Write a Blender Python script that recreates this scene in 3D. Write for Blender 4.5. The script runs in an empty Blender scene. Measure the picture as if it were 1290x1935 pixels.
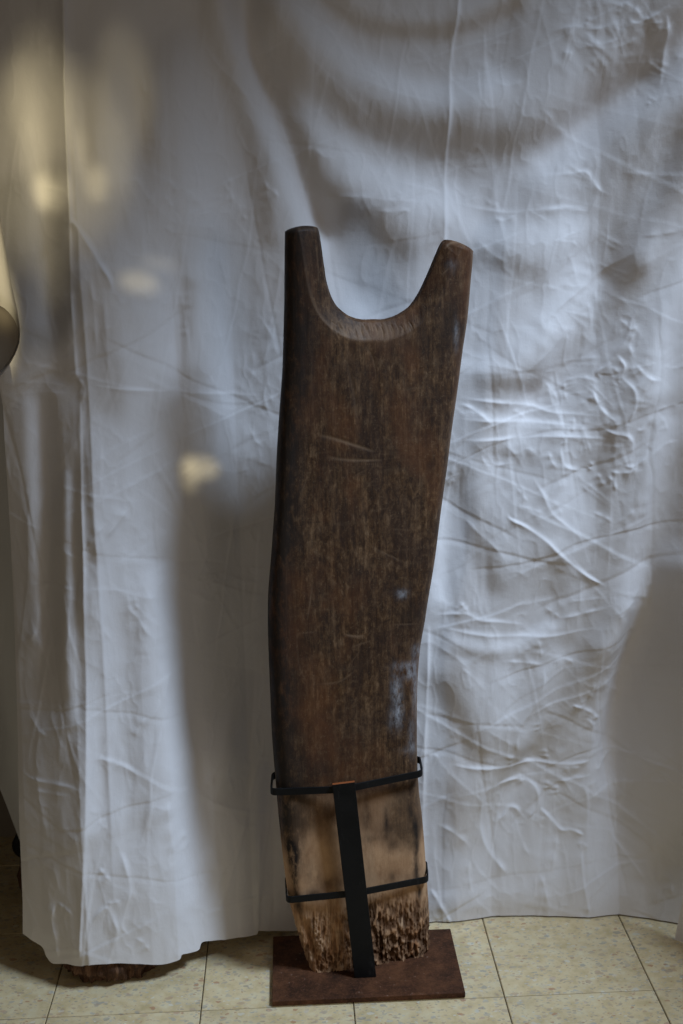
import bpy, math, random
import numpy as np
from mathutils import Matrix, Vector
R = math.radians
sc = bpy.context.scene
C = bpy.data.collections.new('place'); sc.collection.children.link(C)

# ------------------------------------------------------------------ camera
F = 2343.0; PITCH, YAW, ROLL = R(13.32), R(2.31), R(-1.18)
O = np.array([0.5094, -2.1555, 1.5072])
cp, sp = math.cos(PITCH), math.sin(PITCH)
FW = np.array([math.sin(YAW)*cp, math.cos(YAW)*cp, -sp])
_r = np.array([math.cos(YAW), -math.sin(YAW), 0.]); _u = np.cross(_r, FW)
RT = math.cos(ROLL)*_r+math.sin(ROLL)*_u; UP = -math.sin(ROLL)*_r+math.cos(ROLL)*_u
cam = bpy.data.cameras.new('camera'); co = bpy.data.objects.new('camera', cam); C.objects.link(co)
M = Matrix(((RT[0], UP[0], -FW[0], O[0]), (RT[1], UP[1], -FW[1], O[1]), (RT[2], UP[2], -FW[2], O[2]), (0, 0, 0, 1)))
co.matrix_world = M
cam.sensor_fit = 'VERTICAL'; cam.sensor_height = 36; cam.lens = 36*F/1935; cam.clip_start = .05; cam.clip_end = 60
cam.dof.use_dof = True; cam.dof.focus_distance = 2.25; cam.dof.aperture_fstop = 5.6
sc.camera = co
# ------------------------------------------------------------------ light
w = bpy.data.worlds.new('World'); sc.world = w; w.use_nodes = True
bg = w.node_tree.nodes['Background']; bg.inputs[0].default_value = (1.0, .80, .58, 1); bg.inputs[1].default_value = .022

def lamp(name, kind, loc, target, power, color, **k):
    l = bpy.data.lights.new(name, kind); l.energy = power; l.color = color
    for a, b in k.items(): setattr(l, a, b)
    o = bpy.data.objects.new(name, l); C.objects.link(o); o.location = loc
    o.rotation_euler = (Vector(target)-Vector(loc)).to_track_quat('-Z', 'Y').to_euler()
    return o
KD = np.array([.54, -.34, .80]); KD /= np.linalg.norm(KD)
T0 = np.array([.62, .25, .82])
lamp('window_light', 'SPOT', T0+KD*3.4, (.60, .25, .30), 600, (.62, .785, 1.0), spot_size=R(36), spot_blend=1.0, shadow_soft_size=.40)
lamp('warm_fill', 'AREA', (-.7, -2.3, .9), (.9, .3, .6), 4.2, (1.0, .87, .68), shape='RECTANGLE', size=.45, size_y=.45)  # added soft fill from front left, brings out creases in the shade
lamp('room_fill', 'AREA', (2.2, -1.9, 1.5), (.5, .3, .7), 4.6, (1.0, .90, .78), shape='RECTANGLE', size=.9, size_y=.9)  # added fill from front right, gives relief inside the window's shadows
# low warm sun reaching the cloth in small patches
for px_t, p, sz, bl, wx_, wy_ in (
        ((0.045, 0.25, 1.607), 95, 8, 1, .95, .95),
        ((0.067, 0.25, 1.705), 60, 4, 1, 0.7, 1.5),
        ((0.102, 0.25, 1.691), 45, 1.3, 0.8, 0.5, 2.2),
        ((0.225, 0.25, 1.749), 36, 3.2, 1, 0.8, 1.5),
        ((0.204, 0.25, 1.623), 26, 2, 0.9, 0.6, 1.6),
        ((0.040, 0.25, 1.729), 30, 2, 0.8, 0.6, 1.6),
        ((0.062, 0.25, 1.561), 230, 1.1, 0.9, 0.7, 1.3),
        ((0.092, 0.25, 1.551), 160, 0.8, 0.9, 0.6, 1.4),
        ((0.160, 0.25, 1.565), 90, 1.2, 0.9, 0.8, 1.2),
        ((0.050, 0.25, 1.635), 40, 1.8, 0.9, 0.5, 1.5),
        ((0.134, 0.25, 1.624), 60, 0.9, 0.9, 0.5, 2),
        ((0.230, 0.25, 1.389), 90, 1.2, 0.8, 1.4, 0.7),
        ((0.271, 0.25, 1.435), 40, 0.9, 0.8, 1.6, 0.4),
        ((0.069, 0.25, 1.394), 34, 1.8, 1, 0.7, 1.3),
        ((0.326, 0.30, 1.017), 170, 0.9, 0.5, 1.4, 0.7),
        ((0.301, 0.30, 1.003), 110, 0.5, 0.5, 0.7, 1.2),
        ((0.032, 0.00, 1.443), 520, 2.4, 1, .6, 1.8)):
    l_ = lamp('sun_patch', 'SPOT', (.85, -2.7, 2.7), px_t, p, (1.0, .86, .50), spot_size=R(sz), spot_blend=bl, shadow_soft_size=.015)
    l_.scale = (wx_, wy_, 1)
sc.view_settings.view_transform = 'Standard'; sc.view_settings.look = 'None'
sc.view_settings.exposure = 0; sc.view_settings.gamma = 1

# ------------------------------------------------------------------ numpy helpers
def _h(ix, iy, s):
    n = (ix.astype(np.int64)*374761393+iy.astype(np.int64)*668265263+s*2147483647) & 0xffffffff
    n = ((n ^ (n >> 13))*1274126177) & 0xffffffff
    return ((n ^ (n >> 16)) & 0xffff)/65535.0
def vn(x, y, s=0):
    ix, iy = np.floor(x), np.floor(y); fx, fy = x-ix, y-iy
    fx = fx*fx*fx*(fx*(fx*6-15)+10); fy = fy*fy*fy*(fy*(fy*6-15)+10)
    a, b = _h(ix, iy, s), _h(ix+1, iy, s); c, d = _h(ix, iy+1, s), _h(ix+1, iy+1, s)
    return (a+(b-a)*fx)*(1-fy)+(c+(d-c)*fx)*fy
def fbm(x, y, s=0, o=4):
    r = 0; a = .5
    for i in range(o):
        r = r+a*(vn(x, y, s+i)*2-1); x = x*2.03+5.2; y = y*2.03+1.3; a *= .5
    return r
def sst(a, b, x):
    t = np.clip((x-a)/(b-a), 0, 1); return t*t*(3-2*t)
def proj(X, Y, Z):
    dx, dy, dz = X-O[0], Y-O[1], Z-O[2]
    k = dx*FW[0]+dy*FW[1]+dz*FW[2]
    return (645+F*(dx*RT[0]+dy*RT[1]+dz*RT[2])/k, 967.5-F*(dx*UP[0]+dy*UP[1]+dz*UP[2])/k)
def ray(px, py):
    return [FW[i]+(px-645)/F*RT[i]-(py-967.5)/F*UP[i] for i in range(3)]
def on_surface(px, py, fy, n=14):
    """point of the real surface y = fy(x, z) seen at a given place of the photograph"""
    px = np.asarray(px, float); py = np.asarray(py, float); d = ray(px, py); y = np.full(px.shape, .25)
    for _ in range(n):
        t = (y-O[1])/d[1]; x = O[0]+t*d[0]; z = O[2]+t*d[2]; y = .5*y+.5*fy(x, z)
    return x, y, z
def smooth_line(p, n=6):
    p = np.array(p, float)
    if len(p) < 3: return p
    q = np.vstack([2*p[0]-p[1], p, 2*p[-1]-p[-2]]); out = []
    for i in range(1, len(q)-2):
        for t in np.arange(n)/n:
            out.append(.5*((2*q[i])+(-q[i-1]+q[i+1])*t+(2*q[i-1]-5*q[i]+4*q[i+1]-q[i+2])*t*t+(-q[i-1]+3*q[i]-3*q[i+1]+q[i+2])*t**3))
    out.append(p[-1]); return np.array(out)
def polydist(X, Z, P):
    """signed distance and arc position (0..1) to polyline P"""
    seg = np.hypot(*np.diff(P, axis=0).T); cum = np.concatenate([[0], np.cumsum(seg)])
    best = np.full(X.shape, 1e9); sg = np.zeros(X.shape); tt = np.zeros(X.shape)
    for i in range(len(P)-1):
        a, d = P[i], P[i+1]-P[i]; L2 = d@d
        if L2 == 0: continue
        t = np.clip(((X-a[0])*d[0]+(Z-a[1])*d[1])/L2, 0, 1)
        ex, ez = X-a[0]-t*d[0], Z-a[1]-t*d[1]; e = ex*ex+ez*ez; m = e < best
        best = np.where(m, e, best); sg = np.where(m, np.sign(d[0]*ez-d[1]*ex), sg); tt = np.where(m, (cum[i]+t*seg[i])/cum[-1], tt)
    return np.sqrt(best)*sg, tt

# ------------------------------------------------------------------ mesh helpers
def mesh_obj(name, V, Fc, mat, parent=None, smooth=True, attrs=None):
    me = bpy.data.meshes.new(name); V = np.asarray(V, np.float32)
    if isinstance(Fc, np.ndarray):
        k = Fc.shape[1]; me.vertices.add(len(V)); me.vertices.foreach_set('co', V.ravel())
        me.loops.add(Fc.size); me.loops.foreach_set('vertex_index', Fc.astype(np.int32).ravel())
        me.polygons.add(len(Fc)); me.polygons.foreach_set('loop_start', np.arange(0, Fc.size, k, dtype=np.int32))
        me.update(calc_edges=True)
    else:
        me.from_pydata([tuple(map(float, v)) for v in V], [], Fc); me.update()
    me.polygons.foreach_set('use_smooth', [smooth]*len(me.polygons))
    for k, v in (attrs or {}).items():
        me.attributes.new(k, 'FLOAT', 'POINT').data.foreach_set('value', np.asarray(v, np.float32).ravel())
    me.validate(); me.materials.append(mat)
    o = bpy.data.objects.new(name, me); C.objects.link(o); o.parent = parent
    return o
def tag(o, label=None, cat=None, group=None, kind=None):
    if label: o['label'] = label
    if cat: o['category'] = cat
    if group: o['group'] = group
    if kind: o['kind'] = kind
    return o
def empty(name, loc):
    o = bpy.data.objects.new(name, None); C.objects.link(o); o.location = loc; o.empty_display_size = .05; return o
def gridfaces(nr, nc, off=0, flip=False):
    i = np.arange(nr-1)[:, None]*nc+np.arange(nc-1)[None, :]+off
    f = np.stack([i, i+1, i+nc+1, i+nc], -1).reshape(-1, 4)
    return f[:, ::-1].copy() if flip else f
def bevel(o, wd, seg=2):
    m = o.modifiers.new('edge', 'BEVEL'); m.width = wd; m.segments = seg; m.limit_method = 'ANGLE'; m.angle_limit = R(40)

# ------------------------------------------------------------------ materials
class Mat:
    def __init__(s, name):
        s.m = bpy.data.materials.new(name); s.m.use_nodes = True; s.t = s.m.node_tree; s.b = s.t.nodes['Principled BSDF']
        s.tc = s.n('ShaderNodeTexCoord')
    def n(s, typ, **k):
        x = s.t.nodes.new(typ)
        for a, b in k.items(): setattr(x, a, b)
        return x
    def l(s, a, b): s.t.links.new(a, b)
    def val(s, sock, v):
        if hasattr(v, 'is_output'): s.l(v, sock)
        else: sock.default_value = v
    def mapping(s, scale=(1, 1, 1), rot=(0, 0, 0), src=None, loc=None):
        m = s.n('ShaderNodeMapping'); m.inputs['Scale'].default_value = scale; m.inputs['Rotation'].default_value = rot
        if loc is not None: s.val(m.inputs['Location'], loc)
        s.l(src or s.tc.outputs['Object'], m.inputs[0]); return m.outputs[0]
    def noise(s, vec, scale, detail=5, rough=.6, dist=0):
        x = s.n('ShaderNodeTexNoise'); s.l(vec, x.inputs['Vector'])
        x.inputs['Scale'].default_value = scale; x.inputs['Detail'].default_value = detail
        x.inputs['Roughness'].default_value = rough; x.inputs['Distortion'].default_value = dist
        return x.outputs['Fac']
    def vor(s, vec, scale, feature='F1', out='Distance', rnd=1):
        x = s.n('ShaderNodeTexVoronoi', feature=feature); s.l(vec, x.inputs['Vector']); x.inputs['Scale'].default_value = scale
        x.inputs['Randomness'].default_value = rnd
        return x.outputs[out]
    def ramp(s, fac, stops):
        x = s.n('ShaderNodeValToRGB'); e = x.color_ramp.elements
        while len(e) < len(stops): e.new(.5)
        for q, (p, c) in zip(e, stops): q.position = p; q.color = (*(c if hasattr(c, '__len__') else (c, c, c)), 1)
        s.l(fac, x.inputs[0]); return x.outputs[0]
    def mix(s, fac, a, b, mode='MIX'):
        x = s.n('ShaderNodeMix', data_type='RGBA', blend_type=mode); s.val(x.inputs[0], fac)
        for sock, v in ((x.inputs[6], a), (x.inputs[7], b)):
            if isinstance(v, (tuple, list)): sock.default_value = (*v, 1) if len(v) == 3 else v
            else: s.l(v, sock)
        return x.outputs[2]
    def math(s, op, a, b=0.0, clamp=False):
        x = s.n('ShaderNodeMath', operation=op, use_clamp=clamp); s.val(x.inputs[0], a); s.val(x.inputs[1], b); return x.outputs[0]
    def attr(s, name): return s.n('ShaderNodeAttribute', attribute_name=name).outputs['Fac']
    def bump(s, h, strength, dist, prev=None):
        x = s.n('ShaderNodeBump'); s.l(h, x.inputs['Height']); x.inputs['Strength'].default_value = strength; x.inputs['Distance'].default_value = dist
        if prev: s.l(prev, x.inputs['Normal'])
        return x.outputs[0]
    def done(s, col, rough, normal=None, spec=.5, metal=0):
        if isinstance(col, tuple): col = (*col, 1)
        s.val(s.b.inputs['Base Color'], col); s.val(s.b.inputs['Roughness'], rough)
        s.b.inputs['Specular IOR Level'].default_value = spec; s.b.inputs['Metallic'].default_value = metal
        if normal: s.l(normal, s.b.inputs['Normal'])
        return s.m

def cloth_material(name, base, trans=.0):
    m = Mat(name)
    v = m.mapping((1, 1, 1))
    weft = m.noise(m.mapping((700, 10, 25)), 1.0, 3, .6)
    warp = m.noise(m.mapping((30, 10, 900)), 1.0, 3, .6)
    fine = m.noise(v, 60, 6, .65); patch = m.noise(v, 3.0, 4, .55)
    col = m.mix(m.ramp(patch, [(.35, 0), (.7, 1)]), tuple(c*.95 for c in base), base)
    h = m.math('ADD', m.math('MULTIPLY', weft, .5), m.math('MULTIPLY', warp, .4))
    nb = m.bump(h, .35, .0006)
    nb = m.bump(fine, .35, .0018, nb)
    big = m.noise(m.mapping((14, 6, 5)), 1.0, 4, .55, .6)
    nb = m.bump(big, .2, .004, nb)
    return m.done(col, .85, nb, .25)
M_sheet = cloth_material('white_cotton', (.76, .735, .74))
M_sheet2 = cloth_material('white_cotton_dimmed', (.66, .655, .65))  # same cotton for the far end, its dimness put into a darker white

def wood_material():
    m = Mat('aged_wood')
    tan, rot, chalk, dark, cav, nick_glint = (m.attr(k) for k in ('tan', 'rot', 'chalk', 'dark', 'cavity', 'nick_glint'))
    grain = m.noise(m.mapping((75, 40, 6)), 1.0, 6, .65, .4)
    cross = m.noise(m.mapping((9, 9, 75)), 1.0, 5, .7, .3)
    weave = m.noise(m.mapping((260, 100, 18)), 1.0, 4, .7)
    blotch = m.noise(m.mapping((1, 1, .6)), 16, 6, .62, .2)
    speck = m.noise(m.mapping((1, 1, 1)), 260, 4, .7)
    c = m.ramp(grain, [(.28, (.034, .015, .007)), (.46, (.092, .046, .020)), (.60, (.150, .082, .040)), (.78, (.25, .150, .080))])
    mott = m.noise(m.mapping((1.3, 1, .7)), 75, 8, .75, .3)
    c = m.mix(m.math('MULTIPLY', m.ramp(mott, [(.40, 1), (.56, 0)]), .75), c, (.020, .010, .007))
    c = m.mix(m.math('MULTIPLY', m.ramp(mott, [(.54, 0), (.68, 1)]), .65), c, (.26, .165, .095))
    c = m.mix(m.math('MULTIPLY', m.ramp(blotch, [(.40, 0), (.62, 1)]), .55), c, (.030, .015, .010))
    c = m.mix(m.math('MULTIPLY', m.ramp(cross, [(.54, 0), (.74, 1)]), .28), c, (.17, .11, .065))
    c = m.mix(m.math('MULTIPLY', m.ramp(cross, [(.30, 1), (.42, 0)]), .3), c, (.025, .015, .012))
    c = m.mix(m.math('MULTIPLY', m.ramp(weave, [(.42, 1), (.6, 0)]), .4), c, (.022, .012, .009))
    red = m.noise(m.mapping((2, 2, 1)), 4, 5, .6)
    c = m.mix(m.math('MULTIPLY', m.ramp(red, [(.48, 0), (.66, 1)]), .45), c, (.15, .055, .020))
    c = m.mix(m.math('MULTIPLY', m.ramp(speck, [(.58, 0), (.72, 1)]), .35), c, (.27, .19, .115))
    c = m.mix(nick_glint, c, (.24, .155, .095))
    tcol = m.ramp(m.noise(m.mapping((1, 1, .5)), 30, 6, .65), [(.3, (.30, .165, .085)), (.5, (.46, .275, .152)), (.7, (.56, .35, .20))])
    c = m.mix(tan, c, tcol)
    rcol = m.ramp(m.noise(m.mapping((1, 1, .4)), 55, 5, .6), [(.3, (.20, .085, .032)), (.44, (.46, .23, .11)), (.6, (.56, .36, .22)), (.75, (.64, .44, .29))])
    fib = m.noise(m.mapping((330, 120, 22)), 1.0, 4, .7, .4)
    rcol = m.mix(m.math('MULTIPLY', m.ramp(fib, [(.40, 1), (.52, 0)]), .75), rcol, (.11, .045, .018))
    c = m.mix(rot, c, rcol)
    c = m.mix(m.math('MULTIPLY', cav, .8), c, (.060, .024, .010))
    dn = m.math('MULTIPLY', dark, m.ramp(m.noise(m.mapping((1, 1, .45)), 70, 5, .7), [(.32, .3), (.54, 1)]))
    c = m.mix(dn, c, (.018, .013, .011))
    cn = m.math('MULTIPLY', chalk, m.ramp(m.noise(m.mapping((1, 1, .5)), 120, 5, .75), [(.35, 0), (.66, 1)]))
    c = m.mix(cn, c, (.36, .37, .40))
    nb = m.bump(grain, .45, .0022); nb = m.bump(mott, .35, .0018, nb); nb = m.bump(weave, .4, .0008, nb); nb = m.bump(speck, .35, .0006, nb)
    ro = m.math('ADD', m.ramp(blotch, [(.3, .48), (.7, .7)]), m.math('MULTIPLY', m.math('MAXIMUM', tan, rot), .3), True)
    return m.done(c, ro, nb, .22)
M_wood = wood_material()

def rust_material():
    m = Mat('rusted_plate')
    a = m.noise(m.mapping(), 22, 8, .7); b = m.noise(m.mapping(), 220, 4, .75); s = m.vor(m.mapping(), 150)
    c = m.ramp(a, [(.3, (.020, .010, .006)), (.5, (.064, .026, .012)), (.66, (.12, .048, .021))])
    c = m.mix(m.math('MULTIPLY', m.ramp(b, [(.5, 0), (.7, 1)]), .5), c, (.17, .065, .036))
    c = m.mix(m.math('MULTIPLY', m.ramp(m.noise(m.mapping(), 90, 3, .7), [(.66, 0), (.74, 1)]), .6), c, (.32, .22, .17))
    return m.done(c, .72, m.bump(b, .6, .0012), .15)
def black_material(name, rusty=.0):
    m = Mat(name)
    a = m.noise(m.mapping(), 35, 6, .7); b = m.noise(m.mapping(), 240, 4, .7)
    c = m.ramp(a, [(.35, (.0035, .0037, .0045)), (.7, (.0075, .0073, .0075))])
    c = m.mix(m.math('MULTIPLY', m.ramp(b, [(.64, 0), (.74, 1)]), .35), c, (.075, .028, .013))
    c = m.mix(m.math('MULTIPLY', m.ramp(m.noise(m.mapping((1, 1, .3)), 60, 6, .75), [(.60, 0), (.72, 1)]), .5), c, (.035, .034, .034))
    if rusty:  # bare rust on the sawn top face, about 3 mm deep
        geo = m.n('ShaderNodeNewGeometry'); sx = m.n('ShaderNodeSeparateXYZ'); m.l(geo.outputs['Normal'], sx.inputs[0])
        c = m.mix(m.ramp(sx.outputs[2], [(.45, 0), (.6, 1)]), c, (.26, .075, .022))
    return m.done(c, m.ramp(a, [(.3, .5), (.7, .7)]), m.bump(b, .25, .0006), .22)
M_rust = rust_material(); M_black = black_material('black_iron'); M_bar = black_material('black_iron_bar', 1)

def terrazzo():
    m = Mat('terrazzo')
    oi = m.n('ShaderNodeObjectInfo')
    cb = m.n('ShaderNodeCombineXYZ')
    for i, k in enumerate((37.0, 91.0, 0.0)): m.l(m.math('MULTIPLY', oi.outputs['Random'], k), cb.inputs[i])
    v = m.mapping(loc=cb.outputs[0])
    nz = m.n('ShaderNodeTexNoise'); m.l(v, nz.inputs['Vector']); nz.inputs['Scale'].default_value = 70; nz.inputs['Detail'].default_value = 3
    wv = m.n('ShaderNodeVectorMath', operation='MULTIPLY_ADD'); m.l(nz.outputs['Color'], wv.inputs[0]); wv.inputs[1].default_value = (.014, .014, 0); m.l(v, wv.inputs[2])
    vv = wv.outputs[0]
    base = m.ramp(m.noise(v, 30, 5, .6), [(.3, (.53, .41, .21)), (.5, (.67, .525, .30)), (.7, (.71, .61, .39))])
    c = base
    for sc_, rot, lo, hi, keep in ((85, .4, .30, .38, .42), (58, 1.3, .32, .37, .34), (40, 2.2, .30, .34, .28), (130, .9, .30, .4, .45)):
        mp = m.mapping((1, 1.6, 1), (0, 0, rot), vv)
        vo = m.n('ShaderNodeTexVoronoi', feature='F1'); m.l(mp, vo.inputs['Vector']); vo.inputs['Scale'].default_value = sc_; vo.inputs['Randomness'].default_value = 1
        sep = m.n('ShaderNodeSeparateColor'); m.l(vo.outputs['Color'], sep.inputs[0])
        chipc = m.ramp(sep.outputs[0], [(0, (.30, .275, .23)), (.2, (.50, .335, .21)), (.36, (.44, .38, .29)), (.5, (.62, .52, .35)), (.68, (.32, .31, .28)), (.82, (.72, .68, .56)), (.95, (.42, .19, .10))])
        inside = m.ramp(vo.outputs['Distance'], [(lo, 1), (hi, 0)])
        pick = m.ramp(sep.outputs[1], [(keep, 1), (keep+.02, 0)])
        c = m.mix(m.math('MULTIPLY', m.math('MULTIPLY', inside, pick), .7), c, chipc)
    c = m.mix(m.math('MULTIPLY', m.ramp(m.noise(v, 260, 3, .7), [(.7, 0), (.76, 1)]), .7), c, (.10, .06, .04))
    dirt = m.noise(m.mapping(), 5, 4, .6)
    c = m.mix(m.math('MULTIPLY', m.ramp(dirt, [(.4, 0), (.7, 1)]), .25), c, (.30, .25, .16))
    return m.done(c, m.ramp(m.noise(v, 40, 5, .6), [(.3, .32), (.7, .5)]), m.bump(m.noise(v, 120, 4, .6), .1, .0006), .4)
M_tile = terrazzo()
def plain(name, col, rough=.8, var=.3, sc_=20):
    m = Mat(name); a = m.noise(m.mapping(), sc_, 6, .65)
    c = m.ramp(a, [(.3, tuple(x*(1-var) for x in col)), (.7, tuple(x*(1+var) for x in col))])
    return m.done(c, rough, m.bump(a, .3, .001), .3)
M_grout = plain('grout', (.05, .036, .02)); M_wall = plain('plaster', (.20, .17, .14), .9, .1, 6)
M_case = plain('black_shell', (.006, .006, .0075), .55); M_rubber = plain('rubber', (.008, .008, .008), .6)

# ------------------------------------------------------------------ floor and wall
floor = mesh_obj('floor', [(-3, -3, -.004), (4, -3, -.004), (4, 2, -.004), (-3, 2, -.004)], [(0, 1, 2, 3)], M_grout, smooth=False)
tag(floor, kind='structure')
g = .0010; e = .0014; a = .3-g
tv = []
for z, q in ((-.02, 0), (-e, 0), (0, e)):
    tv += [(g+q, g+q, z), (a-q, g+q, z), (a-q, a-q, z), (g+q, a-q, z)]
tf = [(8, 9, 10, 11)]+[(k+i, k+(i+1) % 4, k+4+(i+1) % 4, k+4+i) for k in (0, 4) for i in range(4)]
tile0 = None
rnd = random.Random(4)
for j in range(-3, 4):
    for i in range(-4, 8):
        if tile0 is None: t = tile0 = mesh_obj('floor_tile', tv, tf, M_tile, floor, smooth=False)
        else: t = tile0.copy(); C.objects.link(t); t.parent = floor
        t.location = (i*.3, j*.3, rnd.uniform(-.0003, .0003))
wall = mesh_obj('wall', [(-3, .75, -.01), (4, .75, -.01), (4, .75, 3), (-3, .75, 3), (-3, .85, -.01), (4, .85, -.01), (4, .85, 3), (-3, .85, 3)],
                [(0, 1, 2, 3), (5, 4, 7, 6), (3, 2, 6, 7), (4, 0, 3, 7), (1, 5, 6, 2)], M_wall, smooth=False)
tag(wall, kind='structure')

# ------------------------------------------------------------------ the big backdrop sheet
YX = np.array([-.15, -.05, .02, .075, .13, .2, .25, .30, .40, .50, .84, .92, 1.0, 1.13, 1.2, 1.33, 1.6])
Y0 = np.array([.215, .140, .098, .070, .078, .092, .110, .150, .225, .262, .268, .280, .270, .252, .262, .220, .12])
Y8 = np.array([.34, .262, .222, .190, .165, .205, .235, .265, .305, .315, .305, .30, .30, .295, .285, .25, .18])
Y16 = np.array([.30, .275, .255, .240, .225, .25, .27, .285, .30, .31, .325, .33, .33, .325, .31, .28, .22])
def ybase(x, z):
    a, b, c = np.interp(x, YX, Y0), np.interp(x, YX, Y8), np.interp(x, YX, Y16)
    s = sst(0, .85, z); t = sst(.75, 1.65, z)
    return (a+(b-a)*s)+(c-b)*t
def P(pts):
    p = np.array(pts, float); x, y, z = on_surface(p[:, 0], p[:, 1], ybase); return np.stack([x, z], 1)
hem_px = np.array([(43, 1763), (60, 1776), (80, 1790), (88, 1808), (100, 1820), (125, 1820), (150, 1824), (180, 1822), (220, 1820), (260, 1821), (300, 1822), (325, 1817), (340, 1811),
                   (344, 1802), (360, 1799), (376, 1793), (382, 1779), (405, 1775), (440, 1772), (484, 1765), (488, 1758), (520, 1759), (700, 1760), (800, 1752), (850, 1748), (878, 1744), (913, 1736),
                   (940, 1733), (1000, 1738), (1050, 1738), (1108, 1738), (1116, 1742), (1155, 1735), (1175, 1743), (1215, 1743), (1250, 1748), (1290, 1758)], float)
hem_px = smooth_line(hem_px, 4)
hx, hy, hz = on_surface(hem_px[:, 0], hem_px[:, 1], ybase)
hz = np.maximum(hz, .0035)
NC, NR = 720, 960
ZT = 2.06
zz = np.linspace(0, 1, NR)[:, None]
lz = P([(-60, -60), (-40, 200), (-25, 500), (0, 700), (9, 760), (24, 1060), (34, 1300), (37, 1450), (40, 1600), (43, 1700), (43, 1763)])
o_ = np.argsort(lz[:, 1])
z_lin = hz[0]+(ZT-hz[0])*zz[:, 0]
xl = np.interp(z_lin, lz[o_, 1], lz[o_, 0])[:, None]
XR = 1.50
u = np.linspace(0, 1, NC)[None, :]
SX = xl+(XR-xl)*u
xh = SX[0]
SZ = np.interp(SX, hx, hz)+(ZT-np.interp(SX, hx, hz))*zz
H = np.zeros_like(SX)
def crease(pts, amp, wd, comp=.5, taper=.25, both=False, side=1):
    """ridge of amp mm and half width wd mm along the points, with a hollow beside it"""
    wd = max(wd, 4.2); L = smooth_line(P(pts)); r = wd*.001*8
    m = (SX > L[:, 0].min()-r) & (SX < L[:, 0].max()+r) & (SZ > L[:, 1].min()-r) & (SZ < L[:, 1].max()+r)
    if not m.any(): return
    s, t = polydist(SX[m], SZ[m], L); s = s*side/(wd*.001*(.45+.75*np.sin(np.clip(t, 0, 1)*math.pi))) if taper > .1 else s*side/(wd*.001)
    ends = np.clip(np.minimum(t, 1-t)/taper, 0, 1) if taper > 0 else 1
    ends = np.where((t <= 0) | (t >= 1), 0, ends)
    ends = ends*ends*(3-2*ends)*(.75+.25*np.sin(t*17+amp)) if taper > 0 else 1
    sh = np.sqrt(s*s+.004)-.063
    pr = np.clip((np.where(s > 0, np.exp(-sh*1.15), np.exp(-sh*.36))-.04)/.96, 0, 1)-comp*.12*np.exp(-((s-1.6)/1.0)**2)
    H[m] += amp*.001*pr*ends

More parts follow.
